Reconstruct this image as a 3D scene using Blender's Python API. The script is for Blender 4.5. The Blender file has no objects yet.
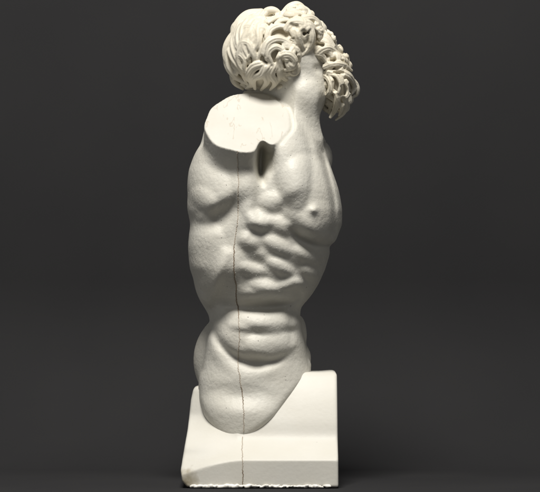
import bpy, math, random
import numpy as np
from mathutils import Vector
from mathutils.bvhtree import BVHTree

random.seed(7)
rng = np.random.default_rng(11)
S = 0.001                       # one sculpting unit is a millimetre
CAM_D, CAM_H = 4.0, 0.2363

sc = bpy.context.scene
# ------------------------------------------------------------------ camera
cam = bpy.data.cameras.new('camera'); cam_o = bpy.data.objects.new('camera', cam)
sc.collection.objects.link(cam_o)
cam_o.location = (0, -CAM_D, CAM_H); cam_o.rotation_euler = (math.radians(90), 0, 0)
cam.sensor_width = 36; cam.lens = 36 * CAM_D / 0.540
cam.clip_start = 0.05; cam.clip_end = 60
sc.camera = cam_o
# ------------------------------------------------------------------ world and lamps
w = bpy.data.worlds.new('World'); sc.world = w; w.use_nodes = True
bg = w.node_tree.nodes['Background']
bg.inputs[0].default_value = (0.95, 0.97, 1.0, 1); bg.inputs[1].default_value = 0.036

def area(name, loc, target, size, power, col=(1, 0.95, 0.87), size_y=None):
    l = bpy.data.lights.new(name, 'AREA'); l.energy = power; l.size = size; l.color = col
    if size_y: l.shape = 'RECTANGLE'; l.size_y = size_y
    o = bpy.data.objects.new(name, l); sc.collection.objects.link(o)
    o.location = loc
    o.rotation_euler = (Vector(target) - Vector(loc)).to_track_quat('-Z', 'Y').to_euler()
    return o
area('key_lamp', (-0.10, -0.95, 1.95), (-0.01, -0.02, 0.22), 0.58, 58, (1, 0.965, 0.905))
area('fill_lamp', (0.5, -2.6, 0.75), (0, 0, 0.2), 1.1, 1.7, (1, 0.98, 0.95))
area('side_lamp', (1.0, -0.45, 0.35), (0, 0, 0.25), 0.6, 0.8, (1, 0.98, 0.95))
area('side_lamp', (-1.0, -0.35, 0.35), (0, 0, 0.20), 0.6, 1.2, (1, 0.98, 0.95))
sc.view_settings.view_transform = 'Standard'; sc.view_settings.look = 'None'
sc.view_settings.exposure = 0; sc.view_settings.gamma = 1

# ------------------------------------------------------------------ helpers
def new_mat(name, rough=0.6):
    m = bpy.data.materials.new(name); m.use_nodes = True
    b = m.node_tree.nodes['Principled BSDF']; b.inputs['Roughness'].default_value = rough
    return m, m.node_tree, b
def N(nt, t, **k):
    n = nt.nodes.new(t)
    for a, v in k.items(): setattr(n, a, v)
    return n
def plaster(name, base, warm, speck=0.0, stain=None, rough=0.5, cutmarks=False, bump=0.35):
    m, nt, b = new_mat(name, rough)
    b.inputs['Specular IOR Level'].default_value = 0.35
    tc = N(nt, 'ShaderNodeTexCoord'); L = nt.links.new
    n1 = N(nt, 'ShaderNodeTexNoise'); n1.inputs['Scale'].default_value = 22; n1.inputs['Detail'].default_value = 7
    L(tc.outputs['Object'], n1.inputs['Vector'])
    r1 = N(nt, 'ShaderNodeValToRGB'); r1.color_ramp.elements[0].position = 0.35; r1.color_ramp.elements[1].position = 0.68
    r1.color_ramp.elements[0].color = (*warm, 1); r1.color_ramp.elements[1].color = (*base, 1)
    L(n1.outputs['Fac'], r1.inputs['Fac']); col = r1.outputs['Color']
    # little pits that have caught dust
    v = N(nt, 'ShaderNodeTexVoronoi'); v.inputs['Scale'].default_value = 95; L(tc.outputs['Object'], v.inputs['Vector'])
    rr = N(nt, 'ShaderNodeValToRGB'); rr.color_ramp.elements[0].position = 0.03; rr.color_ramp.elements[1].position = 0.06
    rr.color_ramp.elements[0].color = (1, 1, 1, 1); rr.color_ramp.elements[1].color = (0, 0, 0, 1)
    L(v.outputs['Distance'], rr.inputs['Fac'])
    n3 = N(nt, 'ShaderNodeTexNoise'); n3.inputs['Scale'].default_value = 60; L(tc.outputs['Object'], n3.inputs['Vector'])
    gt = N(nt, 'ShaderNodeMath', operation='GREATER_THAN'); gt.inputs[1].default_value = 0.66; L(n3.outputs['Fac'], gt.inputs[0])
    pm = N(nt, 'ShaderNodeMath', operation='MULTIPLY'); L(rr.outputs['Color'], pm.inputs[0]); L(gt.outputs[0], pm.inputs[1])
    mx = N(nt, 'ShaderNodeMix', data_type='RGBA'); mx.inputs['B'].default_value = (0.30, 0.23, 0.15, 1)
    ps = N(nt, 'ShaderNodeMath', operation='MULTIPLY'); ps.inputs[1].default_value = 0.7; L(pm.outputs[0], ps.inputs[0])
    L(ps.outputs[0], mx.inputs['Factor']); L(col, mx.inputs['A']); col = mx.outputs['Result']
    if cutmarks:   # faint rusty scratches across the sawn face
        mp = N(nt, 'ShaderNodeMapping'); mp.inputs['Scale'].default_value = (70, 22, 22); mp.inputs['Rotation'].default_value = (0.3, 0.4, 0.5)
        L(tc.outputs['Object'], mp.inputs['Vector'])
        ns = N(nt, 'ShaderNodeTexNoise'); ns.inputs['Scale'].default_value = 0.8; ns.inputs['Detail'].default_value = 4; L(mp.outputs[0], ns.inputs['Vector'])
        rs = N(nt, 'ShaderNodeValToRGB'); e = rs.color_ramp.elements
        e[0].position = 0.485; e[0].color = (0, 0, 0, 1); e[1].position = 0.5; e[1].color = (1, 1, 1, 1)
        e2 = e.new(0.515); e2.color = (0, 0, 0, 1)
        L(ns.outputs['Fac'], rs.inputs['Fac'])
        ng = N(nt, 'ShaderNodeTexNoise'); ng.inputs['Scale'].default_value = 45; L(tc.outputs['Object'], ng.inputs['Vector'])
        gg = N(nt, 'ShaderNodeMath', operation='GREATER_THAN'); gg.inputs[1].default_value = 0.50; L(ng.outputs['Fac'], gg.inputs[0])
        mm = N(nt, 'ShaderNodeMath', operation='MULTIPLY'); L(rs.outputs['Color'], mm.inputs[0]); L(gg.outputs[0], mm.inputs[1])
        m2 = N(nt, 'ShaderNodeMath', operation='MULTIPLY'); m2.inputs[1].default_value = 0.42; L(mm.outputs[0], m2.inputs[0])
        mc = N(nt, 'ShaderNodeMix', data_type='RGBA'); mc.inputs['B'].default_value = (0.36, 0.28, 0.18, 1)
        L(m2.outputs[0], mc.inputs['Factor']); L(col, mc.inputs['A']); col = mc.outputs['Result']
    if stain:
        (sx, sy, sz), rad = stain
        vm = N(nt, 'ShaderNodeVectorMath', operation='DISTANCE'); vm.inputs[1].default_value = (sx, sy, sz)
        L(tc.outputs['Object'], vm.inputs[0])
        dv = N(nt, 'ShaderNodeMath', operation='DIVIDE'); dv.inputs[1].default_value = rad; L(vm.outputs['Value'], dv.inputs[0])
        ad = N(nt, 'ShaderNodeMath', operation='ADD'); L(dv.outputs[0], ad.inputs[0])
        nn = N(nt, 'ShaderNodeTexNoise'); nn.inputs['Scale'].default_value = 120; L(tc.outputs['Object'], nn.inputs['Vector'])
        sb = N(nt, 'ShaderNodeMath', operation='SUBTRACT'); sb.inputs[1].default_value = 0.5; L(nn.outputs['Fac'], sb.inputs[0]); L(sb.outputs[0], ad.inputs[1])
        rs = N(nt, 'ShaderNodeValToRGB'); rs.color_ramp.elements[0].position = 0.25; rs.color_ramp.elements[1].position = 1.0
        rs.color_ramp.elements[0].color = (0.8, 0.8, 0.8, 1); rs.color_ramp.elements[1].color = (0, 0, 0, 1)
        L(ad.outputs[0], rs.inputs['Fac'])
        mc = N(nt, 'ShaderNodeMix', data_type='RGBA'); mc.inputs['B'].default_value = (0.20, 0.15, 0.055, 1)
        L(rs.outputs['Color'], mc.inputs['Factor']); L(col, mc.inputs['A']); col = mc.outputs['Result']
    L(col, b.inputs['Base Color'])
    # casting texture: fine grain and a sprinkling of nodules
    nb = N(nt, 'ShaderNodeTexNoise'); nb.inputs['Scale'].default_value = 260; nb.inputs['Detail'].default_value = 5; L(tc.outputs['Object'], nb.inputs['Vector'])
    b1 = N(nt, 'ShaderNodeBump'); b1.inputs['Strength'].default_value = bump; b1.inputs['Distance'].default_value = 0.0012
    L(nb.outputs['Fac'], b1.inputs['Height'])
    nl = N(nt, 'ShaderNodeTexNoise'); nl.inputs['Scale'].default_value = 70; nl.inputs['Detail'].default_value = 3; L(tc.outputs['Object'], nl.inputs['Vector'])
    b2 = N(nt, 'ShaderNodeBump'); b2.inputs['Strength'].default_value = bump; b2.inputs['Distance'].default_value = 0.0009
    L(nl.outputs['Fac'], b2.inputs['Height']); L(b1.outputs[0], b2.inputs['Normal'])
    b3 = N(nt, 'ShaderNodeBump'); b3.invert = True; b3.inputs['Strength'].default_value = 0.12; b3.inputs['Distance'].default_value = 0.0008
    L(pm.outputs[0], b3.inputs['Height']); L(b2.outputs[0], b3.inputs['Normal'])
    last = b3
    if speck:
        vs = N(nt, 'ShaderNodeTexVoronoi'); vs.inputs['Scale'].default_value = 190; L(tc.outputs['Object'], vs.inputs['Vector'])
        rv = N(nt, 'ShaderNodeValToRGB'); rv.color_ramp.elements[0].position = 0.03; rv.color_ramp.elements[1].position = 0.11
        rv.color_ramp.elements[0].color = (1, 1, 1, 1); rv.color_ramp.elements[1].color = (0, 0, 0, 1)
        L(vs.outputs['Distance'], rv.inputs['Fac'])
        sp = N(nt, 'ShaderNodeSeparateColor'); L(vs.outputs['Color'], sp.inputs[0])
        g2 = N(nt, 'ShaderNodeMath', operation='GREATER_THAN'); g2.inputs[1].default_value = 0.80; L(sp.outputs[0], g2.inputs[0])
        mu = N(nt, 'ShaderNodeMath', operation='MULTIPLY'); L(rv.outputs['Color'], mu.inputs[0]); L(g2.outputs[0], mu.inputs[1])
        b4 = N(nt, 'ShaderNodeBump'); b4.inputs['Strength'].default_value = speck; b4.inputs['Distance'].default_value = 0.0012
        L(mu.outputs[0], b4.inputs['Height']); L(last.outputs[0], b4.inputs['Normal']); last = b4
    L(last.outputs[0], b.inputs['Normal'])
    return m

def catmull(P, n=10):
    P = np.asarray(P, float); Q = np.vstack([2*P[0]-P[1], P, 2*P[-1]-P[-2]]); out = []
    for i in range(1, len(Q)-2):
        p0, p1, p2, p3 = Q[i-1:i+3]
        for t in np.linspace(0, 1, n, endpoint=False):
            out.append(0.5*((2*p1)+(-p0+p2)*t+(2*p0-5*p1+4*p2-p3)*t*t+(-p0+3*p1-3*p2+p3)*t**3))
    out.append(P[-1]); return np.array(out)
def smin(a, b, k):
    h = np.clip(0.5+0.5*(b-a)/k, 0, 1); return b+(a-b)*h-k*h*(1-h)
def smax(a, b, k): return -smin(-a, -b, k)
def sst(a, b, x):
    t = np.clip((x-a)/(b-a), 0, 1); return t*t*(3-2*t)

class Vol:
    def __init__(s, x0, x1, y0, y1, d0, d1, h):
        s.h = h; s.x = np.arange(x0, x1, h, dtype=np.float32); s.y = np.arange(y0, y1, h, dtype=np.float32); s.d = np.arange(d0, d1, h, dtype=np.float32)
        s.f = np.full((len(s.x), len(s.y), len(s.d)), 9.0, np.float32)
    def grids(s): return s.x[:, None, None], s.y[None, :, None], s.d[None, None, :]
    def sl(s, lo, hi):
        return tuple(slice(max(0, int((lo[i]-a[0])/s.h)), max(0, min(len(a), int((hi[i]-a[0])/s.h)+2))) for i, a in enumerate((s.x, s.y, s.d)))
    def local(s, sli): return s.x[sli[0]][:, None, None], s.y[sli[1]][None, :, None], s.d[sli[2]][None, None, :]
    def ell(s, c, r, k=3, rot=0, sub=False, pad=None):
        pad = (k*2+3) if pad is None else pad; m = max(r[0], r[1]) if rot else 0
        rx, ry = (m or r[0]), (m or r[1])
        sli = s.sl((c[0]-rx-pad, c[1]-ry-pad, c[2]-r[2]-pad), (c[0]+rx+pad, c[1]+ry+pad, c[2]+r[2]+pad))
        X, Y, D = s.local(sli); X, Y, D = X-c[0], Y-c[1], D-c[2]
        if rot:
            a = math.radians(rot); X, Y = X*math.cos(a)+Y*math.sin(a), -X*math.sin(a)+Y*math.cos(a)
        k0 = np.sqrt((X/r[0])**2+(Y/r[1])**2+(D/r[2])**2)+1e-6
        k1 = np.sqrt((X/r[0]**2)**2+(Y/r[1]**2)**2+(D/r[2]**2)**2)+1e-6
        f = k0*(k0-1)/k1
        s.f[sli] = smax(s.f[sli], -f, k) if sub else smin(s.f[sli], f, k)
    def cap(s, a, b, ra, rb, k=1.0):
        a = np.array(a, float); b = np.array(b, float); m = max(ra, rb)+k+2
        lo = np.minimum(a, b)-m; hi = np.maximum(a, b)+m; sli = s.sl(lo, hi)
        if s.f[sli].size == 0: return
        X, Y, D = s.local(sli); ab = b-a; L2 = max(1e-6, float(ab@ab))
        X, Y, D = X-a[0], Y-a[1], D-a[2]
        t = np.clip((X*ab[0]+Y*ab[1]+D*ab[2])/L2, 0, 1)
        f = np.sqrt((X-t*ab[0])**2+(Y-t*ab[1])**2+(D-t*ab[2])**2)-(ra+(rb-ra)*t)
        s.f[sli] = smin(s.f[sli], f.astype(np.float32), k)
    def ribbon(s, Q, Rr, up, k=0.8, flat=0.66, groove=0.75, nst=3, ph=0.0):
        """flattened lock of hair along Q, half-width Rr, with nst combed strands cut into its back"""
        m = max(Rr)+k+2; lo = Q.min(0)-m; hi = Q.max(0)+m; sli = s.sl(lo, hi)
        if s.f[sli].size == 0: return
        X, Y, D = s.local(sli); loc = np.full(s.f[sli].shape, 9.0, np.float32)
        for i in range(len(Q)-1):
            mm = max(Rr[i], Rr[i+1])+k+2; a, b = Q[i], Q[i+1]
            l2 = s.sl(np.minimum(a, b)-mm, np.maximum(a, b)+mm)
            l3 = tuple(slice(max(0, u.start-v_.start), max(0, u.stop-v_.start)) for u, v_ in zip(l2, sli))
            if loc[l3].size == 0: continue
            ab = b-a; L2 = max(1e-6, float(ab@ab)); T = ab/math.sqrt(L2); U = up[i]-T*(up[i]@T); U = U/(np.linalg.norm(U)+1e-9); B = np.cross(T, U)
            x, y, d = s.local(l2); x, y, d = x-a[0], y-a[1], d-a[2]
            t = np.clip((x*ab[0]+y*ab[1]+d*ab[2])/L2, 0, 1); rr = Rr[i]+(Rr[i+1]-Rr[i])*t
            x, y, d = x-t*ab[0], y-t*ab[1], d-t*ab[2]
            cb = x*B[0]+y*B[1]+d*B[2]; cn = x*U[0]+y*U[1]+d*U[2]; q = cb/rr
            g = np.sqrt((x*x+y*y+d*d-cb*cb).clip(0)+(flat*cb)**2)-flat*rr
            g = g+groove*rr*0.22*(1-np.abs(np.cos(q*nst*1.35+ph)))*(cn > -0.3*rr)*np.clip(1.35-np.abs(q), 0, 1)
            loc[l3] = np.minimum(loc[l3], g)
        s.f[sli] = smin(s.f[sli], loc, k)
    def drill(s, a, b, r_, k=1.2):
        a = np.array(a, float); b = np.array(b, float); m = r_+4
        sli = s.sl(np.minimum(a, b)-m, np.maximum(a, b)+m)
        if s.f[sli].size == 0: return
        X, Y, D = s.local(sli); ab = b-a; t = np.clip(((X-a[0])*ab[0]+(Y-a[1])*ab[1]+(D-a[2])*ab[2])/(ab@ab), 0, 1)
        g = np.sqrt((X-a[0]-t*ab[0])**2+(Y-a[1]-t*ab[1])**2+(D-a[2]-t*ab[2])**2)-r_
        s.f[sli] = smax(s.f[sli], -g, k)
    def mesh(s):
        f = s.f; neg = f < 0
        neg[0] = neg[-1] = False; neg[:, 0] = neg[:, -1] = False; neg[:, :, 0] = neg[:, :, -1] = False
        f = np.where(neg, f, np.maximum(f, 1e-3))
        c = [neg[i:i+neg.shape[0]-1, j:j+neg.shape[1]-1, k:k+neg.shape[2]-1] for i in (0, 1) for j in (0, 1) for k in (0, 1)]
        cnt = sum(x.astype(np.uint8) for x in c); act = (cnt > 0) & (cnt < 8)
        ids = np.argwhere(act); idx = np.full(act.shape, -1, np.int64); idx[act] = np.arange(len(ids))
        cor = [(i, j, k) for i in (0, 1) for j in (0, 1) for k in (0, 1)]
        vals = np.stack([f[ids[:, 0]+i, ids[:, 1]+j, ids[:, 2]+k] for i, j, k in cor], 1)
        acc = np.zeros((len(ids), 3)); num = np.zeros(len(ids))
        for a in range(8):
            for b in range(a+1, 8):
                da = np.array(cor[b])-np.array(cor[a])
                if np.abs(da).sum() != 1: continue
                va, vb = vals[:, a], vals[:, b]; m = (va < 0) != (vb < 0)
                t = np.where(m, va/np.where(m, va-vb, 1), 0)
                acc[m] += (np.array(cor[a])[None]+t[:, None]*da[None])[m]; num[m] += 1
        P = (ids+acc/num[:, None])*s.h+np.array([s.x[0], s.y[0], s.d[0]])
        quads = []
        for ax in range(3):
            o1, o2 = [(1, 2), (2, 0), (0, 1)][ax]
            A = np.take(neg, range(neg.shape[ax]-1), ax); B = np.take(neg, range(1, neg.shape[ax]), ax)
            for flip in (0, 1):
                e = np.argwhere((A & ~B) if not flip else (~A & B))
                u = np.zeros(3, int); u[o1] = 1; v = np.zeros(3, int); v[o2] = 1
                e = e[(e[:, o1] > 0) & (e[:, o2] > 0)]
                q = np.stack([idx[tuple((e-u-v).T)], idx[tuple((e-v).T)], idx[tuple(e.T)], idx[tuple((e-u).T)]], 1)
                quads.append(q[:, ::-1] if not flip else q)
        return P, np.vstack(quads)

def link_mesh(name, P, F, mat, parent=None, smooth=True):
    """P in sculpting millimetres (x right, y down, d towards the viewer)"""
    V = np.stack([(P[:, 0]-270)*S, -P[:, 2]*S, (482.5-P[:, 1])*S], 1)
    me = bpy.data.meshes.new(name); me.vertices.add(len(V)); me.vertices.foreach_set('co', V.astype(np.float32).ravel())
    k = F.shape[1]
    me.loops.add(F.size); me.loops.foreach_set('vertex_index', F.astype(np.int32).ravel())
    me.polygons.add(len(F)); me.polygons.foreach_set('loop_start', (np.arange(len(F))*k).astype(np.int32))
    me.update(calc_edges=True); me.validate()
    if smooth: me.polygons.foreach_set('use_smooth', np.ones(len(me.polygons), bool))
    me.materials.append(mat)
    o = bpy.data.objects.new(name, me); sc.collection.objects.link(o)
    if parent: o.parent = parent
    return o
def box(name, lo, hi, mat, bevel=0.0):
    me = bpy.data.meshes.new(name)
    x0, y0, z0 = lo; x1, y1, z1 = hi
    v = [(x, y, z) for x in (x0, x1) for y in (y0, y1) for z in (z0, z1)]
    me.from_pydata(v, [], [(0, 1, 3, 2), (4, 6, 7, 5), (0, 4, 5, 1), (2, 3, 7, 6), (0, 2, 6, 4), (1, 5, 7, 3)])
    me.materials.append(mat); o = bpy.data.objects.new(name, me); sc.collection.objects.link(o)
    if bevel:
        bv = o.modifiers.new('bevel', 'BEVEL'); bv.width = bevel; bv.segments = 3
    return o

# ------------------------------------------------------------------ the setting: dark paper sweep under and behind the cast
m_dark, nt, b = new_mat('dark_paper', 0.85)
n1 = N(nt, 'ShaderNodeTexNoise'); n1.inputs['Scale'].default_value = 6; n1.inputs['Detail'].default_value = 8
tc = N(nt, 'ShaderNodeTexCoord'); nt.links.new(tc.outputs['Object'], n1.inputs['Vector'])
r1 = N(nt, 'ShaderNodeValToRGB'); r1.color_ramp.elements[0].color = (0.019, 0.019, 0.021, 1); r1.color_ramp.elements[1].color = (0.028, 0.028, 0.029, 1)
nt.links.new(n1.outputs['Fac'], r1.inputs['Fac']); nt.links.new(r1.outputs['Color'], b.inputs['Base Color'])
b.inputs['Specular IOR Level'].default_value = 0.15
def sweep(name, hw_front, hw_back, y_front, y_back, z_top, rad, mat, th=0.002):
    prof = [(y_front, 0.0)] + [(y_back-rad+rad*math.sin(a), rad-rad*math.cos(a)) for a in np.linspace(0, math.pi/2, 14)] + [(y_back, z_top)]
    v, f = [], []
    for (y, z) in prof:
        t = (y-y_front)/(y_back-y_front); hw = hw_front+(hw_back-hw_front)*t
        v += [(CX-hw, y, z-0.0005), (CX+hw, y, z-0.0005)]
    for i in range(len(prof)-1): f.append((2*i, 2*i+1, 2*i+3, 2*i+2))
    me = bpy.data.meshes.new(name); me.from_pydata(v, [], f); me.materials.append(mat)
    for p in me.polygons: p.use_smooth = True
    o = bpy.data.objects.new(name, me); sc.collection.objects.link(o)
    so = o.modifiers.new('thickness', 'SOLIDIFY'); so.thickness = th; so.offset = -1
    return o
CX = 0.0
paper = sweep('backdrop', 3.0, 3.0, -0.9, 0.42, 3.0, 0.2, m_dark)
paper['kind'] = 'structure'
paper['label'] = 'plain charcoal paper backdrop curving up behind the plaster cast'

# ------------------------------------------------------------------ the plaster cast
root = bpy.data.objects.new('plaster_torso', None); sc.collection.objects.link(root)
root['label'] = 'white plaster cast of a muscular male torso with sawn off arm and curly hair'
root['category'] = 'sculpture'
M_body = plaster('cast_plaster', (0.655, 0.64, 0.58), (0.61, 0.59, 0.525), speck=1.0, bump=0.44)
M_cut = plaster('sawn_plaster', (0.60, 0.585, 0.54), (0.565, 0.545, 0.49), cutmarks=True, bump=0.2)
M_hair = plaster('carved_plaster', (0.71, 0.675, 0.58), (0.64, 0.59, 0.475), bump=0.3)
M_base = plaster('plinth_plaster', (0.70, 0.685, 0.63), (0.67, 0.65, 0.585), bump=0.12,
                 stain=((-0.081, -0.086, 0.004), 0.017))

# --- relief map of the flank (millimetres), in the x / y plane of the body
hx = 1.0
bx = np.arange(176, 352, hx, dtype=np.float32); by = np.arange(30, 446, hx, dtype=np.float32)
GX, GY = np.meshgrid(bx, by, indexing='ij')
H = np.zeros_like(GX)
def gauss(x, y, rx, ry, ang, amp, p=2.0):
    global H
    a = math.radians(ang); dx, dy = GX-x, GY-y
    u = dx*math.cos(a)+dy*math.sin(a); v = -dx*math.sin(a)+dy*math.cos(a)
    H += amp*np.exp(-((u/rx)**2+(v/ry)**2)**(p/2))
def pline(P):
    Q = catmull(P, 8); A, B = Q[:-1], Q[1:]
    best = np.full(GX.shape, 1e9); sg = np.zeros(GX.shape); tt = np.zeros(GX.shape)
    L = np.linalg.norm(B-A, axis=1); cum = np.concatenate([[0], np.cumsum(L)]); tot = cum[-1]
    for i in range(len(A)):
        ab = B[i]-A[i]; dx, dy = GX-A[i][0], GY-A[i][1]
        t = np.clip((dx*ab[0]+dy*ab[1])/(ab@ab+1e-9), 0, 1)
        d = np.hypot(dx-t*ab[0], dy-t*ab[1]); m = d < best-1e-6
        best = np.where(m, d, best); sg = np.where(m, np.sign(ab[0]*dy-ab[1]*dx), sg); tt = np.where(m, (cum[i]+t*L[i])/tot, tt)
    return best, sg, tt
def ridge(P, wd, amp, e=0.15, p=2.0):
    global H
    d, s_, t = pline(P); H += amp*np.exp(-(d/wd)**p)*sst(0, e, t)*sst(0, e, 1-t) if e else amp*np.exp(-(d/wd)**p)
def step(P, amp, sharp, fall, e=0.2):
    """raise the right-hand-below side (positive sign) by amp next to the line, easing back over fall"""
    global H
    d, s_, t = pline(P); sd = d*s_
    H += amp*sst(-sharp, sharp, sd)*np.exp(-np.maximum(sd, 0)/fall)*sst(0, e, t)*sst(0, e, 1-t)

def tilt(x, y, rx, ry, ang, sl):
    """a patch of flank leaning back (sl > 0, faces up) or in under (sl < 0, faces down)"""
    global H
    a = math.radians(ang); dx, dy = GX-x, GY-y
    u = dx*math.cos(a)+dy*math.sin(a); v = -dx*math.sin(a)+dy*math.cos(a)
    H += 0.86*sl*v*np.exp(-(u/rx)**2-(v/(ry*1.5))**2)
def dome(x, y, rx, ry, ang, amp, e=0.8):
    """a rounded muscle belly with a definite edge"""
    global H
    a = math.radians(ang); dx, dy = GX-x, GY-y
    u = dx*math.cos(a)+dy*math.sin(a); v = -dx*math.sin(a)+dy*math.cos(a)
    H += 1.22*amp*np.maximum(0, 1-(u/rx)**2-(v/ry)**2)**e
# back and latissimus
dome(211, 180, 27, 36, -14, 6.5)
dome(203, 206, 16, 19, -30, 3.5)
dome(207, 252, 20, 40, -4, 5)
dome(245, 180, 13, 40, -3, 5)
dome(247, 222, 10, 22, 12, 3)
tilt(225, 206, 20, 7, -30, -0.75)
tilt(212, 230, 22, 7, -12, 0.3)
tilt(236, 162, 26, 7, 0, -0.9)
tilt(198, 272, 9, 6, 10, -0.35)
# pit of the arm: a crisp rim along the latissimus, opening gradually towards the chest
d_, s_, t_ = pline([(263.5, 139), (260, 150), (258.5, 164), (259.5, 178), (265, 190)])
sd = d_*s_*-1
wp = 3+21*np.sin(np.clip(t_*0.9+0.08, 0, 1)*math.pi)
PIT = 46*sst(-0.05, 0.30, t_)*sst(1.02, 0.62, t_)*sst(-2.2, 1.6, sd)*np.maximum(0, 1-np.maximum(sd, 0)/wp)**2.4
# fold of the pectoral
dome(290, 160, 20, 52, -8, 8)
tilt(288, 200, 19, 5, -30, -0.38)
# pectoral
dome(309, 200, 31, 45, -12, 8.5)
dome(318, 222, 18, 20, 10, 2)
tilt(311, 237, 18, 5, 12, -0.95)
tilt(298, 226, 12, 6, 38, -0.6)
ridge([(335, 242), (326, 247.5), (311, 247), (298, 238), (289, 226)], 3.6, -4)
gauss(313, 211, 3.4, 3.0, 0, 5.0)
# sternum groove and far pectoral
ridge([(316, 138), (322, 156), (328, 178), (333, 200), (334, 222), (333, 240)], 2.2, -6.5)
# serratus and ribs
dome(271, 204, 13, 12, -20, 3.2)
dome(259, 221, 14, 11, 25, 4.9); tilt(258, 219, 10, 6, 10, 0.7)
dome(281, 226, 17, 8, 32, 3.3)
dome(249, 241, 13, 10, 20, 3.7); tilt(249, 238, 9, 5, 10, 0.5)
dome(277, 246, 18, 8.5, 30, 4.1)
dome(306, 255, 16, 8, 34, 3.7)
dome(252, 270, 14, 8, 20, 3.3)
dome(280, 267, 16, 8, 28, 4.1)
dome(309, 273, 12, 7, 34, 3.3)
dome(264, 285, 17, 7, 12, 2.9)
dome(291, 284, 14, 7, -8, 3.3)
tilt(258, 258, 8, 4.5, 30, -0.8)
tilt(297, 263, 10, 4.5, 30, -0.6)
tilt(273, 235, 10, 4, 30, -0.4)
tilt(268, 276, 9, 3.5, 28, -0.5)
# hollow in front of the latissimus, lower edge of the rib cage
gauss(228, 292, 13, 26, 22, -5)
tilt(226, 288, 14, 18, 20, -0.95)
ridge([(231, 246), (222, 270), (213, 298)], 5, 3.5)
step([(308, 290), (294, 303), (273, 309.5), (250, 310), (220, 309)], -7, 2.5, 14, e=0.12)
tilt(262, 300, 34, 7, 0, -1.5)
# belly
dome(264, 321, 40, 12, 0, 5.0)
dome(241, 340, 27, 16, 32, 4.5); dome(271, 343, 27, 15, -6, 4.5)
tilt(261, 329, 21, 3.6, 3, -0.55)
ridge([(210, 320), (221, 343), (238, 357), (257, 363), (276, 360), (291, 350)], 3.6, -3.2, e=0.2)
ridge([(207, 324), (215, 350), (233, 368), (256, 373), (282, 367)], 6, 1.8)
tilt(252, 355, 20, 4.5, 8, -0.45)
gauss(298, 330, 5, 24, -4, 2.0); ridge([(291, 308), (290, 326), (292, 345)], 3, -1.6)
# hip
dome(240, 407, 36, 22, 5, 3)
tilt(241, 387, 24, 7, 3, -0.65); tilt(240, 403, 26, 7, 3, 0.4)
ridge([(208, 326), (203, 350), (200, 376)], 3.0, -2.0)

_k = np.exp(-(np.arange(-4, 5)/1.5)**2/2); _k /= _k.sum()
for ax_ in (0, 1): PIT = np.apply_along_axis(lambda c: np.convolve(np.pad(c, 4, mode='edge'), _k, 'valid'), ax_, PIT)
_k = np.exp(-(np.arange(-4, 5)/1.8)**2/2); _k /= _k.sum()
H = np.apply_along_axis(lambda c: np.convolve(np.pad(c, 4, mode='edge'), _k, 'valid'), 0, H)
H = np.apply_along_axis(lambda c: np.convolve(np.pad(c, 4, mode='edge'), _k, 'valid'), 1, H)
ys_ = np.array([60, 95, 110, 130, 150, 170, 190, 210, 225, 240, 245.5, 252, 270, 285, 298, 308, 318, 330, 345, 360, 380, 400, 430, 450])
xl_ = np.array([265, 245, 228, 212, 199, 192, 188.5, 188, 190, 190, 189.5, 189.5, 191, 194, 198, 201.5, 205.5, 208, 206, 203, 199, 197, 198, 200])
xr_ = np.array([290, 295, 300, 312, 325, 332, 338, 342, 342, 336, 332.5, 330.5, 325, 318, 309, 302, 299, 301, 305, 308, 313, 314, 312, 312])
bn_ = np.array([15, 30, 46, 58, 64, 68, 70, 70, 69.5, 68, 67.3, 66.5, 64, 61.5, 58.5, 55, 54.5, 54, 53.5, 52.5, 55, 60, 66, 69])

vb = Vol(176, 352, 30, 446, -92, 104, hx)
X, Y, D = vb.grids()
def prof(v): 
    f = np.interp(by, ys_, v); kk = np.exp(-np.linspace(-2.6, 2.6, 13)**2); kk /= kk.sum()
    return np.convolve(np.pad(f, 6, mode='edge'), kk, 'valid').astype(np.float32)[None, :, None]
XL, XR, BN = prof(xl_), prof(xr_), prof(bn_)
CXs, A_ = (XL+XR)/2, (XR-XL)/2
dx = X-CXs; pw = 2.35
rho = (np.abs(dx/A_)**pw+np.abs(D/BN)**pw)**(1/pw)+1e-6
r = np.sqrt(dx**2+D**2)+1e-6
f = r*(1-1/rho)
del rho
Hn = H[:, :, None].astype(np.float32)
wn = sst(-30, 12, D)+0.0*X
wf = sst(0, 40, -D)*0.7
f = f-Hn*(wn+wf)*sst(100, 135, Y)
vb.f = np.maximum(f, (95-Y)*0.8).astype(np.float32)
del f, r, dx
# far buttock and groin
vb.ell((245, 361, -26), (52, 53, 42), k=5)
vb.ell((300, 358, -14), (11, 14, 20), k=5)
vb.ell((304, 365, 4), (7, 7, 9), k=3)
vb.ell((299, 336, -24), (8, 20, 18), k=4)
UD, US, UT = pline([(190, 372), (195, 390), (198, 402), (206, 418), (221, 431), (238, 436), (256, 430), (274, 415), (290, 396), (306, 380), (322, 366)])
U3 = (UD*-US*-1)[:, :, None].astype(np.float32)
sli = vb.sl((176, 372, 8), (352, 446, 104)); Xs, Ys, Ds = vb.local(sli)
vb.f[sli] = np.where(Ys+0*Xs+0*Ds > 378, smax(vb.f[sli], U3[sli[0], sli[1]]+0*Ds, 8.0), vb.f[sli])
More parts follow.
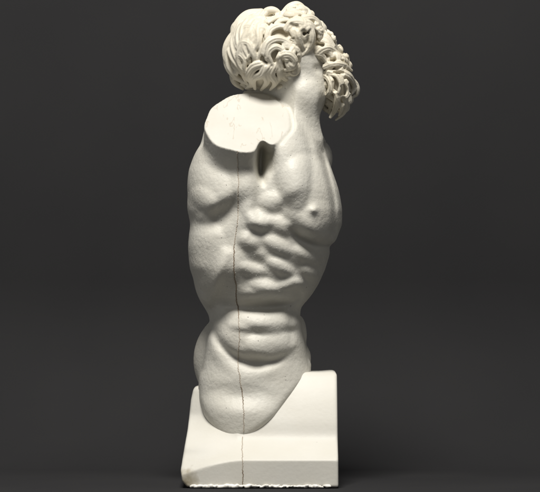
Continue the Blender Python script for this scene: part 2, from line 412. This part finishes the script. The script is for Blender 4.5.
# neck rising to the jaw
vb.cap((286, 165, 2), (292, 124, 6), 34, 23, k=14)
vb.cap((292, 124, 6), (302, 98, 10), 23, 21, k=8)
vb.cap((302, 98, 10), (305, 70, 6), 21, 18, k=8)
vb.cap((303, 92, 24), (316, 138, 14), 6, 5, k=12)
vb.ell((292, 58, -8), (34, 38, 40), k=8)
vb.cap((314, 94, 4), (316, 64, 0), 12, 13, k=8)
vb.cap((292, 84, 6), (278, 112, 2), 19, 24, k=10)
vb.ell((322, 70, 26), (7, 5, 9), k=5, sub=True)
vb.ell((325, 112, 24), (5, 16, 10), k=7, sub=True)
# trapezius towards the back
vb.cap((262, 112, -10), (245, 135, 0), 24, 40, k=14)
# far shoulder
vb.ell((292, 150, -52), (36, 34, 30), k=12)
vb.ell((322, 158, -36), (11, 18, 18), k=4)
vb.ell((322, 208, -38), (20, 34, 26), k=6)
# near shoulder stump: elliptic column along the cut's normal
cc = np.array([247.5, 123.5, 47.5]); nrm = np.array([0.02, -0.77, 0.64]); nrm /= np.linalg.norm(nrm)
e1 = np.array([1.0, 0.02, 0.0]); e1 -= nrm*(e1@nrm); e1 /= np.linalg.norm(e1); e2 = np.cross(nrm, e1)
if e2[1] < 0: e2 = -e2
sli = vb.sl((190, 82, -30), (306, 215, 104)); Xs, Ys, Ds = vb.local(sli)
qx, qy, qd = Xs-cc[0], Ys-cc[1], Ds-cc[2]
pa = qx*e1[0]+qy*e1[1]+qd*e1[2]; pb = qx*e2[0]+qy*e2[1]+qd*e2[2]; pn = qx*nrm[0]+qy*nrm[1]+qd*nrm[2]
grow = np.clip(-pn, 0, 60)*0.02
rr_ = np.sqrt((pa/1.0)**2+(pb/1.05)**2)+1e-6
th = np.arctan2(pb/1.05, pa)
rad = 43.5-2.5*np.cos(2*(th-0.4))+0.4*np.sin(5*th+1)+0.5*np.sin(9*th)+grow
for (a0, dep, wd_) in ((math.radians(66), 5.5, 0.17),):
    rad = rad-dep*np.exp(-((th-a0)/wd_)**2)
st = rr_-rad
st = smax(st, -(pn+62), 10)
vb.f[sli] = smin(vb.f[sli], st, 5)
sli = vb.sl((240, 130, -10), (300, 205, 104)); Xs, Ys, Ds = vb.local(sli)
vb.f[sli] = vb.f[sli]+PIT[sli[0], sli[1]][:, :, None].astype(np.float32)*sst(5, 25, Ds)
# the flat saw cut
pn_all_sl = vb.sl((190, 80, 0), (300, 175, 104)); Xs, Ys, Ds = vb.local(pn_all_sl)
pn = (Xs-cc[0])*nrm[0]+(Ys-cc[1])*nrm[1]+(Ds-cc[2])*nrm[2]
rim = Xs*0.0
qa = (Xs-cc[0])*e1[0]+(Ys-cc[1])*e1[1]+(Ds-cc[2])*e1[2]; qb = (Xs-cc[0])*e2[0]+(Ys-cc[1])*e2[1]+(Ds-cc[2])*e2[2]
th = np.arctan2(qb/1.05, qa)
rim = np.sqrt(qa**2+(qb/1.05)**2)-(43.5-2.5*np.cos(2*(th-0.4))+0.4*np.sin(5*th+1)+0.5*np.sin(9*th))
g1 = np.sqrt(((Xs-cc[0])*e1[0]+(Ys-cc[1])*e1[1]+(Ds-cc[2])*e1[2])**2+((Xs-cc[0])*e2[0]+(Ys-cc[1])*e2[1]+(Ds-cc[2])*e2[2])**2)
wavy = 0.7*np.sin(Xs*0.11)*np.cos(Ds*0.13)
vb.f[pn_all_sl] = smax(vb.f[pn_all_sl], pn+wavy+2.5*sst(-0.5, 2.5, rim)-2.5*np.clip(rim-5, 0, 99), 1.0)
P, F = vb.mesh(); print('body', len(P)); del vb
# light relaxation of the nets so that no voxel terraces stay
def relax(P, F, it=3, lam=0.5):
    for _ in range(it):
        acc = np.zeros_like(P); n = np.zeros(len(P))
        for a in range(4):
            for b_ in ((a+1) % 4, (a+3) % 4):
                np.add.at(acc, F[:, a], P[F[:, b_]]); np.add.at(n, F[:, a], 1)
        P = P+lam*(acc/np.maximum(n, 1)[:, None]-P)
    return P
P = relax(P, F, 3)
body = link_mesh('body', P, F, M_body, root)
body.data.materials.append(M_cut)
cen = P[F].mean(1)-cc; pnf = cen@nrm
nf = np.cross(P[F[:, 2]]-P[F[:, 0]], P[F[:, 3]]-P[F[:, 1]]); nf /= np.linalg.norm(nf, axis=1)[:, None]+1e-9
iscut = (np.abs(pnf) < 2.5) & (np.abs(nf@nrm) > 0.9) & (np.hypot(cen@e1, cen@e2) < 60)
body.data.polygons.foreach_set('material_index', iscut.astype(np.int32))

# --- plinth: rough block with a sloping ledge, the hip sinks into it
vp = Vol(172, 346, 360, 488, -98, 104, 1.0)
X, Y, D = vp.grids(); yy = vp.y
xl = np.interp(yy, [360, 380, 388, 400, 430, 455, 466, 476, 482], [200, 196, 193.5, 191, 188, 184, 182.5, 184, 189]).astype(np.float32)[None, :, None]
fd = np.interp(yy, [360, 371, 385, 400, 420, 432, 437, 440, 452, 455.5, 482], [27, 33, 43.5, 52, 61.5, 65, 67, 71, 91, 95, 96]).astype(np.float32)[None, :, None]
kk = np.exp(-np.linspace(-1.8, 1.8, 23)**2); kk /= kk.sum()
fs = np.convolve(np.pad(fd[0, :, 0], 11, mode='edge'), kk, 'valid')
ft = fs+(fd[0, :, 0]-fs)*sst(438, 450, yy)
shift = 15*(np.clip(242-X, 0, 70)/60)**1.6*sst(425, 452, Y)      # the left end droops
fd2 = np.interp((Y-shift).ravel(), yy, ft).reshape((len(vp.x), len(yy), 1)).astype(np.float32)-4*sst(0, 1, (215-X)/34)+0*D
fd2 = fd2-0.92*np.clip(238-X, 0, 60)*sst(0, 1, (448-Y)/36)
top = 371.5+sst(0, 1, (300-X)/100)*15+sst(20, 90, -D)*2-sst(0, 1, (X-318)/14)*0.6
f1 = np.maximum(xl-X, X-336.5-0.004*(Y-371))
f2 = smax(f1, (D-fd2)*0.75, 2.2)
f3 = smax(f2, -(D+88), 6)
f4 = smax(f3, top-Y, 5)
vp.f = smax(f4, Y-482.0, 1.5).astype(np.float32)
P2, F2 = vp.mesh(); del vp
wv = 0.5*np.sin(P2[:, 0]*0.045+P2[:, 1]*0.02+0.6)*np.cos(P2[:, 1]*0.03+P2[:, 0]*0.013)
P2 = relax(P2, F2, 3); P2[:, 2] += wv*(P2[:, 2] > 0)
plinth = link_mesh('plinth', P2, F2, M_base, root)

# --- hair and beard
def fd_surface(E, x, y):
    best = None
    for (c, r_) in E:
        q = 1-((x-c[0])/r_[0])**2-((y-c[1])/r_[1])**2
        if q > 0:
            d = c[2]+r_[2]*math.sqrt(q); best = d if best is None else max(best, d)
    return best
def lock(v, E, pts, r0, r1, lift=1.0, k=0.8, nst=3, flat=0.72):
    """a carved lock of hair lying on the surface of the ellipsoids E"""
    Q = catmull([(p[0], p[1]) for p in pts], 5); n = len(Q)
    ds = [fd_surface(E, q[0], q[1]) for q in Q]; ds = np.array([np.nan if d is None else d for d in ds]); ok = ~np.isnan(ds)
    ds = np.interp(np.arange(n), np.where(ok)[0], ds[ok]) if ok.any() else np.zeros(n)
    ds = np.convolve(np.pad(ds, 3, mode='edge'), np.ones(7)/7, 'valid')
    t = np.linspace(0, 1, n); R = (r0+(r1-r0)*t)*(0.55+0.45*np.sin(np.clip(0.35+t*2.7, 0, math.pi)))
    C3 = np.stack([Q[:, 0], Q[:, 1], ds+lift+0.9*np.sin(t*2.9)], 1)
    up = np.zeros((n, 3))
    for i in range(n):
        c, r_ = min(E, key=lambda e: abs(((C3[i]-e[0])/np.array(e[1]))@((C3[i]-e[0])/np.array(e[1]))-1)); u = (C3[i]-c)/np.array(r_)**2; up[i] = u/np.linalg.norm(u)
    v.ribbon(C3, R, up, k, flat=flat, nst=nst, ph=random.uniform(-0.5, 0.5))
def curl(v, c, nrm_, R, turns, rt, k=0.8, flip=1, eye=0.5):
    """a free comma-shaped lock, thick at the root, hooking round at the tip; often drilled at its eye"""
    nrm_ = np.array(nrm_, float); nrm_ /= np.linalg.norm(nrm_)
    a = np.cross(nrm_, [0.3, 1, 0.2]); a /= np.linalg.norm(a); b_ = np.cross(nrm_, a)
    ph = random.uniform(0, 6.28); a, b_ = a*math.cos(ph)+b_*math.sin(ph), -a*math.sin(ph)+b_*math.cos(ph)
    n = 13; t = np.linspace(0, 1, n); an = flip*(t*turns*6.283)
    rr = R*(1.0-0.45*t); st = (1-t)**2*R*0.9
    Q = np.array(c)+np.outer(rr*np.cos(an)-R*0.2, a)+np.outer(rr*np.sin(an)-flip*st, b_)+np.outer(rt*(-0.75+1.25*np.sin(t*2.5)), nrm_)
    v.ribbon(Q, rt*(0.28+0.85*np.sin(0.5+t*2.5)), np.repeat(nrm_[None], n, 0), k, nst=random.choice((2, 3)), ph=random.uniform(-0.6, 0.6))
    if random.random() < eye: v.drill(np.array(c)-a*R*0.2+nrm_*4, np.array(c)-a*R*0.2-nrm_*3, random.uniform(1.2, 2.0))
E1 = [((268, 53, 0), (38, 39, 40)), ((297, 36, -2), (27, 27, 38)), ((288, 58, 0), (22, 26, 40))]
vh = Vol(220, 346, -4, 104, -52, 62, 0.5)
for (c, r_) in E1: vh.ell(c, (r_[0]-2, r_[1]-2, r_[2]-2), k=4)
# carve the near underside away so the neck shows
vh.ell((313, 84, 38), (24, 30, 40), k=3, sub=True)
# random curls all over, the far side included
for c, r_ in E1:
    for _ in range(80):
        n = rng.normal(size=3); n /= np.linalg.norm(n)
        p = np.array(c)+n*(np.array(r_)-1.5)
        if p[1] < 10: continue
        if p[1] > 92 or (p[0] > 296 and p[1] > 50 and p[2] > -25): continue
        if p[2] > 12 and p[0] < 284: continue
        curl(vh, p, n/np.array(r_), random.uniform(5.0, 9.0), random.uniform(0.35, 0.7), random.uniform(3.2, 5.0), flip=random.choice((-1, 1)))
LK = [
 ([(254, 13), (247, 15), (241, 20)], 6.0, 4.4, -1),
 ([(242, 21), (235, 27), (232, 35)], 5.6, 4.2, -1),
 ([(234, 36), (229, 44), (230, 53)], 5.6, 4.0, -1),
 ([(231, 52), (228, 62), (231, 71)], 5.4, 3.8, -1),
 ([(232, 72), (235, 82), (243, 89)], 5.2, 3.6, -1),
 ([(240, 34), (247, 28), (254, 30), (257, 38), (252, 46)], 3.6, 2.2, 3.0),
 ([(238, 50), (243, 44), (250, 46), (252, 54), (247, 61)], 3.4, 1.8, 3.0),
 ([(233, 60), (239, 56), (245, 62), (245, 71), (251, 78)], 3.6, 2.0, 2.5),
 # wispy tips over the shoulder
 ([(263, 66), (254, 69), (249, 77), (252, 85), (246, 89)], 5.0, 2.6, 2.5),
 ([(266, 67), (262, 76), (254, 80), (255, 90)], 4.6, 2.6, 3.5),
 ([(271, 66), (265, 74), (267, 83), (261, 91)], 4.6, 2.4, 3),
 ([(275, 67), (271, 76), (275, 84), (270, 91)], 4.6, 2.2, 3.5),
 ([(278, 68), (280, 77), (277, 84)], 3.8, 2.0, 3),
 ([(281, 70), (284, 78), (291, 82), (294, 90)], 4.4, 1.8, 1),
 ([(284, 73), (291, 77), (299, 84)], 3.6, 1.6, -1),
 ([(243, 84), (250, 88), (258, 88), (264, 93)], 4.6, 2.4, -6),
 # arched curls
 ([(267, 40), (270, 32), (279, 28), (289, 31), (293, 39)], 3.8, 2.4, 3),
 ([(264, 56), (267, 46), (276, 41), (286, 43), (293, 50)], 4.2, 2.6, 4),
 ([(267, 62), (269, 53), (276, 49), (283, 53), (283, 61)], 3.8, 2.2, 3),
 ([(272, 66), (268, 58), (270, 50)], 3.0, 1.6, 3),
 ([(281, 71), (279, 63), (283, 57), (290, 57), (295, 63), (292, 70), (285, 72)], 4.0, 2.8, 3),
 ([(276, 66), (279, 58), (281, 50)], 2.8, 1.6, 3),
 # wedge lock with hollows either side
 ([(294, 27), (298, 38), (301, 48), (306, 56)], 4.2, 3.2, 1),
 ([(286, 32), (291, 25), (300, 24), (307, 28)], 4.2, 2.8, 4),
 ([(309, 26), (312, 38), (309, 50), (302, 57)], 4.0, 2.6, 2),
 # crown
 ([(262, 17), (267, 12), (273, 11), (278, 14), (277, 20)], 5.4, 4.0, 0),
 ([(268, 24), (274, 20), (282, 18), (288, 20)], 3.6, 2.4, 2),
 ([(283, 14), (290, 7), (298, 5), (304, 10), (303, 17)], 5.0, 3.4, 0),
 ([(287, 17), (296, 14), (305, 17)], 3.4, 2.4, 2),
 ([(303, 20), (311, 19), (319, 24), (321, 31)], 4.2, 2.8, 0),
 ([(300, 24), (309, 25), (317, 31), (321, 38)], 3.8, 2.6, 2),
 ([(276, 26), (282, 22), (291, 22)], 3.2, 2.2, 2),
 ([(268, 46), (268, 36), (272, 26)], 3.4, 2.2, 1),
]
for j_ in range(27):      # long waving locks swept round the back of the head, in layers
    u = (j_ % 7)/6.0; lay = j_//7
    rx = 39.5-u*28+random.uniform(-2, 2); ry = 40-u*16+random.uniform(-2, 2); t0 = random.uniform(0, 0.5)*(lay > 0); t1 = min(1.0, t0+random.uniform(0.4, 0.62)+0.3*(lay == 0))
    pts = []
    for q in range(7):
        t = t0+(t1-t0)*q/6; an = math.radians(100+t*(150-u*20)); wob = 3.0*math.sin(t*10+j_*1.9)
        pts.append((268+(rx+wob)*math.cos(an), 53-(ry+wob)*math.sin(an)))
    lock(vh, E1, [(p[0], p[1]) for p in pts], random.uniform(5.0, 6.4), random.uniform(2.0, 3.0), lift=-2.0+lay*0.7+random.uniform(-1.2, 1.4), nst=2, flat=0.9)
for l in LK:
    lock(vh, E1, l[0], l[1]*1.18, l[2]*1.1, lift=-0.6+0.85*(l[3] if len(l) > 3 else 0))
for p_, q_, r_ in (((276, 64, 46), (279, 72, 46), 3.2), ((304, 35, 44), (307, 46, 40), 4.4), ((291, 27, 42), (297, 30, 42), 2.6), ((282, 62, 46), (285, 67, 46), 2.2), ((262, 62, 44), (266, 66, 44), 2.2), ((297, 50, 42), (299, 55, 40), 2.4), ((313, 22, 32), (317, 28, 28), 2.0), ((289, 38, 47), (293, 46, 46), 3.0), ((291, 75, 42), (285, 76, 44), 2.0), ((268, 62, 46), (271, 68, 44), 1.5)):
    a = np.array(p_, float); b_ = np.array(q_, float)
    m = r_+8; sli = vh.sl(np.minimum(a, b_)-m, np.maximum(a, b_)+m); X2, Y2, D2 = vh.local(sli); ab = b_-a
    t = np.clip(((X2-a[0])*ab[0]+(Y2-a[1])*ab[1]+(D2-a[2])*ab[2])/(ab@ab), 0, 1)
    g = np.sqrt((X2-a[0]-t*ab[0])**2+(Y2-a[1]-t*ab[1])**2+((D2-a[2]-t*ab[2])*0.5)**2)-r_
    vh.f[sli] = smax(vh.f[sli], -g, 2)
P3, F3 = vh.mesh(); print('hair', len(P3)); del vh
P3 = relax(P3, F3, 2); hair = link_mesh('hair', P3, F3, M_hair, root)

E2 = [((338, 84, -8), (16, 30, 30)), ((323, 50, -10), (17, 18, 30)), ((334, 66, -8), (15, 15, 30))]
vq = Vol(298, 366, 18, 130, -52, 46, 0.5)
for (c, r_) in E2: vq.ell(c, (r_[0]-2, r_[1]-2, r_[2]-2), k=4)
for c, r_ in E2:
    for _ in range(42):
        n = rng.normal(size=3); n /= np.linalg.norm(n)
        p = np.array(c)+n*(np.array(r_)-1)
        if p[2] > 8 and p[0] < 326: continue
        if p[0] < 316: continue
        curl(vq, p, n/np.array(r_), random.uniform(4.0, 6.6), random.uniform(0.35, 0.7), random.uniform(2.6, 4.0), flip=random.choice((-1, 1)))
LB = [
 ([(311, 62), (315, 56), (322, 57), (326, 63)], 3.8, 2.6, 3),
 ([(322, 76), (316, 72), (313, 66)], 3.4, 2.2, 3),
 ([(324, 88), (317, 86), (314, 80), (318, 76)], 3.6, 2.4, 2),
 ([(326, 100), (320, 98), (319, 91)], 3.4, 2.2, 0),
 ([(329, 112), (324, 108), (323, 100)], 3.4, 2.2, -3),
 ([(306, 34), (314, 29), (323, 33), (326, 42)], 5.2, 3.4, 2),
 ([(310, 46), (316, 38), (326, 38), (334, 47)], 5.0, 3.2, 2),
 ([(316, 62), (319, 53), (328, 49), (338, 54)], 4.6, 3.0, 2),
 ([(308, 44), (317, 41), (327, 45), (333, 53)], 4.0, 2.6, 1),
 ([(312, 52), (320, 50), (329, 54), (333, 60)], 3.6, 2.2, 1),
 ([(322, 62), (331, 57), (341, 57), (348, 64)], 4.0, 2.6, 0),
 ([(324, 68), (334, 65), (344, 66), (352, 71)], 3.6, 2.2, 1),
 ([(320, 60), (327, 62), (330, 69), (324, 74)], 3.4, 2.2, 0),
 ([(318, 76), (327, 77), (331, 86), (328, 95), (321, 96)], 4.0, 3.0, 3),
 ([(328, 74), (337, 76), (341, 85), (338, 94)], 3.8, 2.4, 3),
 ([(340, 72), (349, 77), (354, 86), (352, 94)], 4.0, 2.8, 1),
 ([(345, 82), (349, 90), (346, 98), (340, 98)], 3.4, 2.4, 2),
 ([(350, 78), (357, 86), (357, 94), (351, 98)], 3.4, 2.4, -3),
 ([(333, 92), (337, 100), (335, 110), (330, 118)], 3.8, 2.4, 2),
 ([(343, 98), (346, 106), (343, 114), (336, 120)], 3.6, 2.4, 0),
 ([(338, 100), (342, 108), (339, 116)], 3.2, 2.0, 3),
 ([(326, 98), (330, 106), (329, 114)], 3.0, 2.0, 0),
]
for l in LB: lock(vq, E2, l[0], l[1]*1.15, l[2]*1.1, lift=1.5+l[3])
for p_, q_, r_ in (((332, 97, 26), (331, 108, 22), 3.0), ((343, 100, 22), (341, 110, 20), 2.4), ((349, 86, 18), (350, 92, 16), 2.0), ((326, 84, 26), (327, 92, 26), 2.0), ((318, 44, 26), (322, 46, 24), 2.2), ((330, 62, 24), (334, 61, 22), 2.0), ((342, 88, 26), (343, 94, 24), 1.8), ((334, 74, 26), (343, 74, 24), 1.6), ((333, 84, 28), (334, 92, 26), 1.8)):
    a = np.array(p_, float); b_ = np.array(q_, float)
    m = r_+8; sli = vq.sl(np.minimum(a, b_)-m, np.maximum(a, b_)+m); X2, Y2, D2 = vq.local(sli); ab = b_-a
    t = np.clip(((X2-a[0])*ab[0]+(Y2-a[1])*ab[1]+(D2-a[2])*ab[2])/(ab@ab), 0, 1)
    g = np.sqrt((X2-a[0]-t*ab[0])**2+(Y2-a[1]-t*ab[1])**2+((D2-a[2]-t*ab[2])*0.5)**2)-r_
    vq.f[sli] = smax(vq.f[sli], -g, 1.5)
P4, F4 = vq.mesh(); del vq
P4 = relax(P4, F4, 2); beard = link_mesh('beard', P4, F4, M_hair, root)

# --- mould seam that has cracked open, running down the flank and the plinth
def bvh_of(o): return BVHTree.FromPolygons([v.co[:] for v in o.data.vertices], [p.vertices[:] for p in o.data.polygons])
trees = [bvh_of(body), bvh_of(plinth)]
def surf(px, py):
    best = None
    for t_ in trees:
        h = t_.ray_cast(Vector(((px-270)*S, -0.3, (482.5-py)*S)), Vector((0, 1, 0)))
        if h[0] is not None and (best is None or h[0].y < best[0].y): best = (h[0], h[1])
    return best
def hz(x): return (math.sin(x*12.9898)*43758.5453) % 1.0
m_crack, nt, b = new_mat('crack_grime', 0.95); b.inputs['Base Color'].default_value = (0.28, 0.22, 0.16, 1)
seam = catmull([(239, 153), (238.5, 175), (238.5, 200), (238, 222), (236.5, 240), (235, 256), (234.5, 272), (236.5, 286), (236, 300), (239, 312), (239.5, 340), (239, 362), (240, 380), (243, 393), (243.5, 410), (244, 430), (243.5, 455), (243.5, 479)], 24)
from bisect import bisect
def ribbon(name, pts, wfun, mat, parent, lift=0.00012):
    v, f = [], []; row = 0; prev = False
    for i, (x, y) in enumerate(pts):
        s_ = surf(x, y); wd = wfun(y, i)
        if s_ is None: prev = False; continue
        c, n = s_; c = c+n*lift
        for k_ in range(5):
            a = (k_-2)/2; v.append(c+Vector((a*wd, 0, 0))+Vector((-a*wd*n.x, 0, 0))*0+n*(0.00016*(1-abs(a))))
        if prev:
            for k_ in range(4): f.append((row-5+k_, row-5+k_+1, row+k_+1, row+k_))
        row += 5; prev = True
    me = bpy.data.meshes.new(name); me.from_pydata([tuple(q) for q in v], [], f); me.materials.append(mat)
    o = bpy.data.objects.new(name, me); sc.collection.objects.link(o); o.parent = parent
    so = o.modifiers.new('thickness', 'SOLIDIFY'); so.thickness = 0.0004
    return o
jit = [(p[0]+(hz(i*0.37)-0.5)*0.7+0.9*math.sin(p[1]*0.11)*math.sin(p[1]*0.047)+1.3*(hz(int(p[1]/9))-0.5)*math.sin((p[1]%9)/9*math.pi), p[1]) for i, p in enumerate(seam)]
def cw(y, i):
    base = np.interp(y, [150, 200, 240, 262, 300, 312, 345, 380, 395, 430, 482], [0.12, 0.16, 0.25, 0.45, 0.5, 0.35, 0.25, 0.30, 0.36, 0.16, 0.28])
    if hz(int(y/5)*1.7+0.3) < 0.22 and not 258 < y < 305: return 0.00002
    return base*(0.6 if not 244 < y < 320 else 1.1)*(0.2+0.6*hz(i*0.91))*0.001
m_hair, nt, b = new_mat('hairline_grime', 0.9); b.inputs['Base Color'].default_value = (0.52, 0.46, 0.38, 1)
for y0, y1, mm in ((150, 246, m_hair), (246, 318, m_crack), (318, 385, m_hair), (385, 402, m_crack), (402, 429, m_hair), (433, 465, m_hair), (465, 481, m_crack)):
    c_ = ribbon('crack', [p for p in jit if y0 <= p[1] < y1+0.6], cw, mm, root)
    c_['label'] = 'dark open crack along the mould seam' if mm is m_crack else 'faint hairline along the mould seam'
# pale chips of plaster beside the crack
v, f = [], []
def nodule(c, n, r_):
    t1 = n.orthogonal().normalized(); t2 = n.cross(t1); b0 = len(v); K = 6
    a0 = random.uniform(0, 1)
    for h_, q in ((-0.3, 1.0), (0.15, 0.8)):
        for i in range(K):
            a = a0+i*6.283/K; rr = r_*q*random.uniform(0.8, 1.2)
            v.append(tuple(c+t1*rr*math.cos(a)+t2*rr*math.sin(a)+n*r_*h_))
    v.append(tuple(c+n*r_*0.35))
    for i in range(K):
        j = (i+1) % K; f.append((b0+i, b0+j, b0+K+j, b0+K+i)); f.append((b0+K+i, b0+K+j, b0+2*K))
for i in range(0, len(jit), 2):
    x, y = jit[i]
    dens = np.interp(y, [150, 230, 255, 300, 350, 480], [0.25, 0.4, 0.8, 0.8, 0.35, 0.12])
    if random.random() < dens:
        s_ = surf(x+random.choice((-1, 1))*random.uniform(0.3, 1.3), y+random.uniform(-1, 1))
        if s_: nodule(s_[0], s_[1], random.uniform(0.0002, 0.0006))
for _ in range(520):
    x = random.gauss(245, 34); y = random.gauss(258, 55)
    s_ = surf(x, y)
    if s_ and 150 < y < 420: nodule(s_[0], s_[1], random.uniform(0.00018, 0.00048))
m_chip, nt, b = new_mat('chip_plaster', 0.5); b.inputs['Base Color'].default_value = (0.90, 0.88, 0.82, 1)
me = bpy.data.meshes.new('casting_nodules'); me.from_pydata(v, [], f); me.materials.append(m_chip)
for p in me.polygons: p.use_smooth = True
o = bpy.data.objects.new('casting_nodules', me); sc.collection.objects.link(o); o.parent = root; o['kind'] = 'stuff'

# --- ragged plaster flashing along the foot of the plinth
vf = Vol(184, 338, 474, 486, 84, 104, 0.5)
x = 193.0
while x < 327:
    d_ = float(fd2[int(x-172), int(479-360), 0])
    if hz(x*3.1) > 0.14 or x < 275:
        r_ = random.uniform(0.7, 1.9)*(1.15 if x < 250 else 0.75)
        vf.cap((x, 481.6-random.uniform(0, 1.6), d_+random.uniform(-0.8, 0.8)), (x+random.uniform(1, 4), 481.8-random.uniform(0, 2.2), d_+random.uniform(-1, 1.2)), r_, r_*random.uniform(0.4, 0.9), 0.6)
    x += random.uniform(0.8, 1.9)
vf.f = smax(vf.f, vf.y[None, :, None]-482.4, 0.5)
P5, F5 = vf.mesh()
fl = link_mesh('plaster_flashing', P5, F5, m_chip, root, smooth=True)
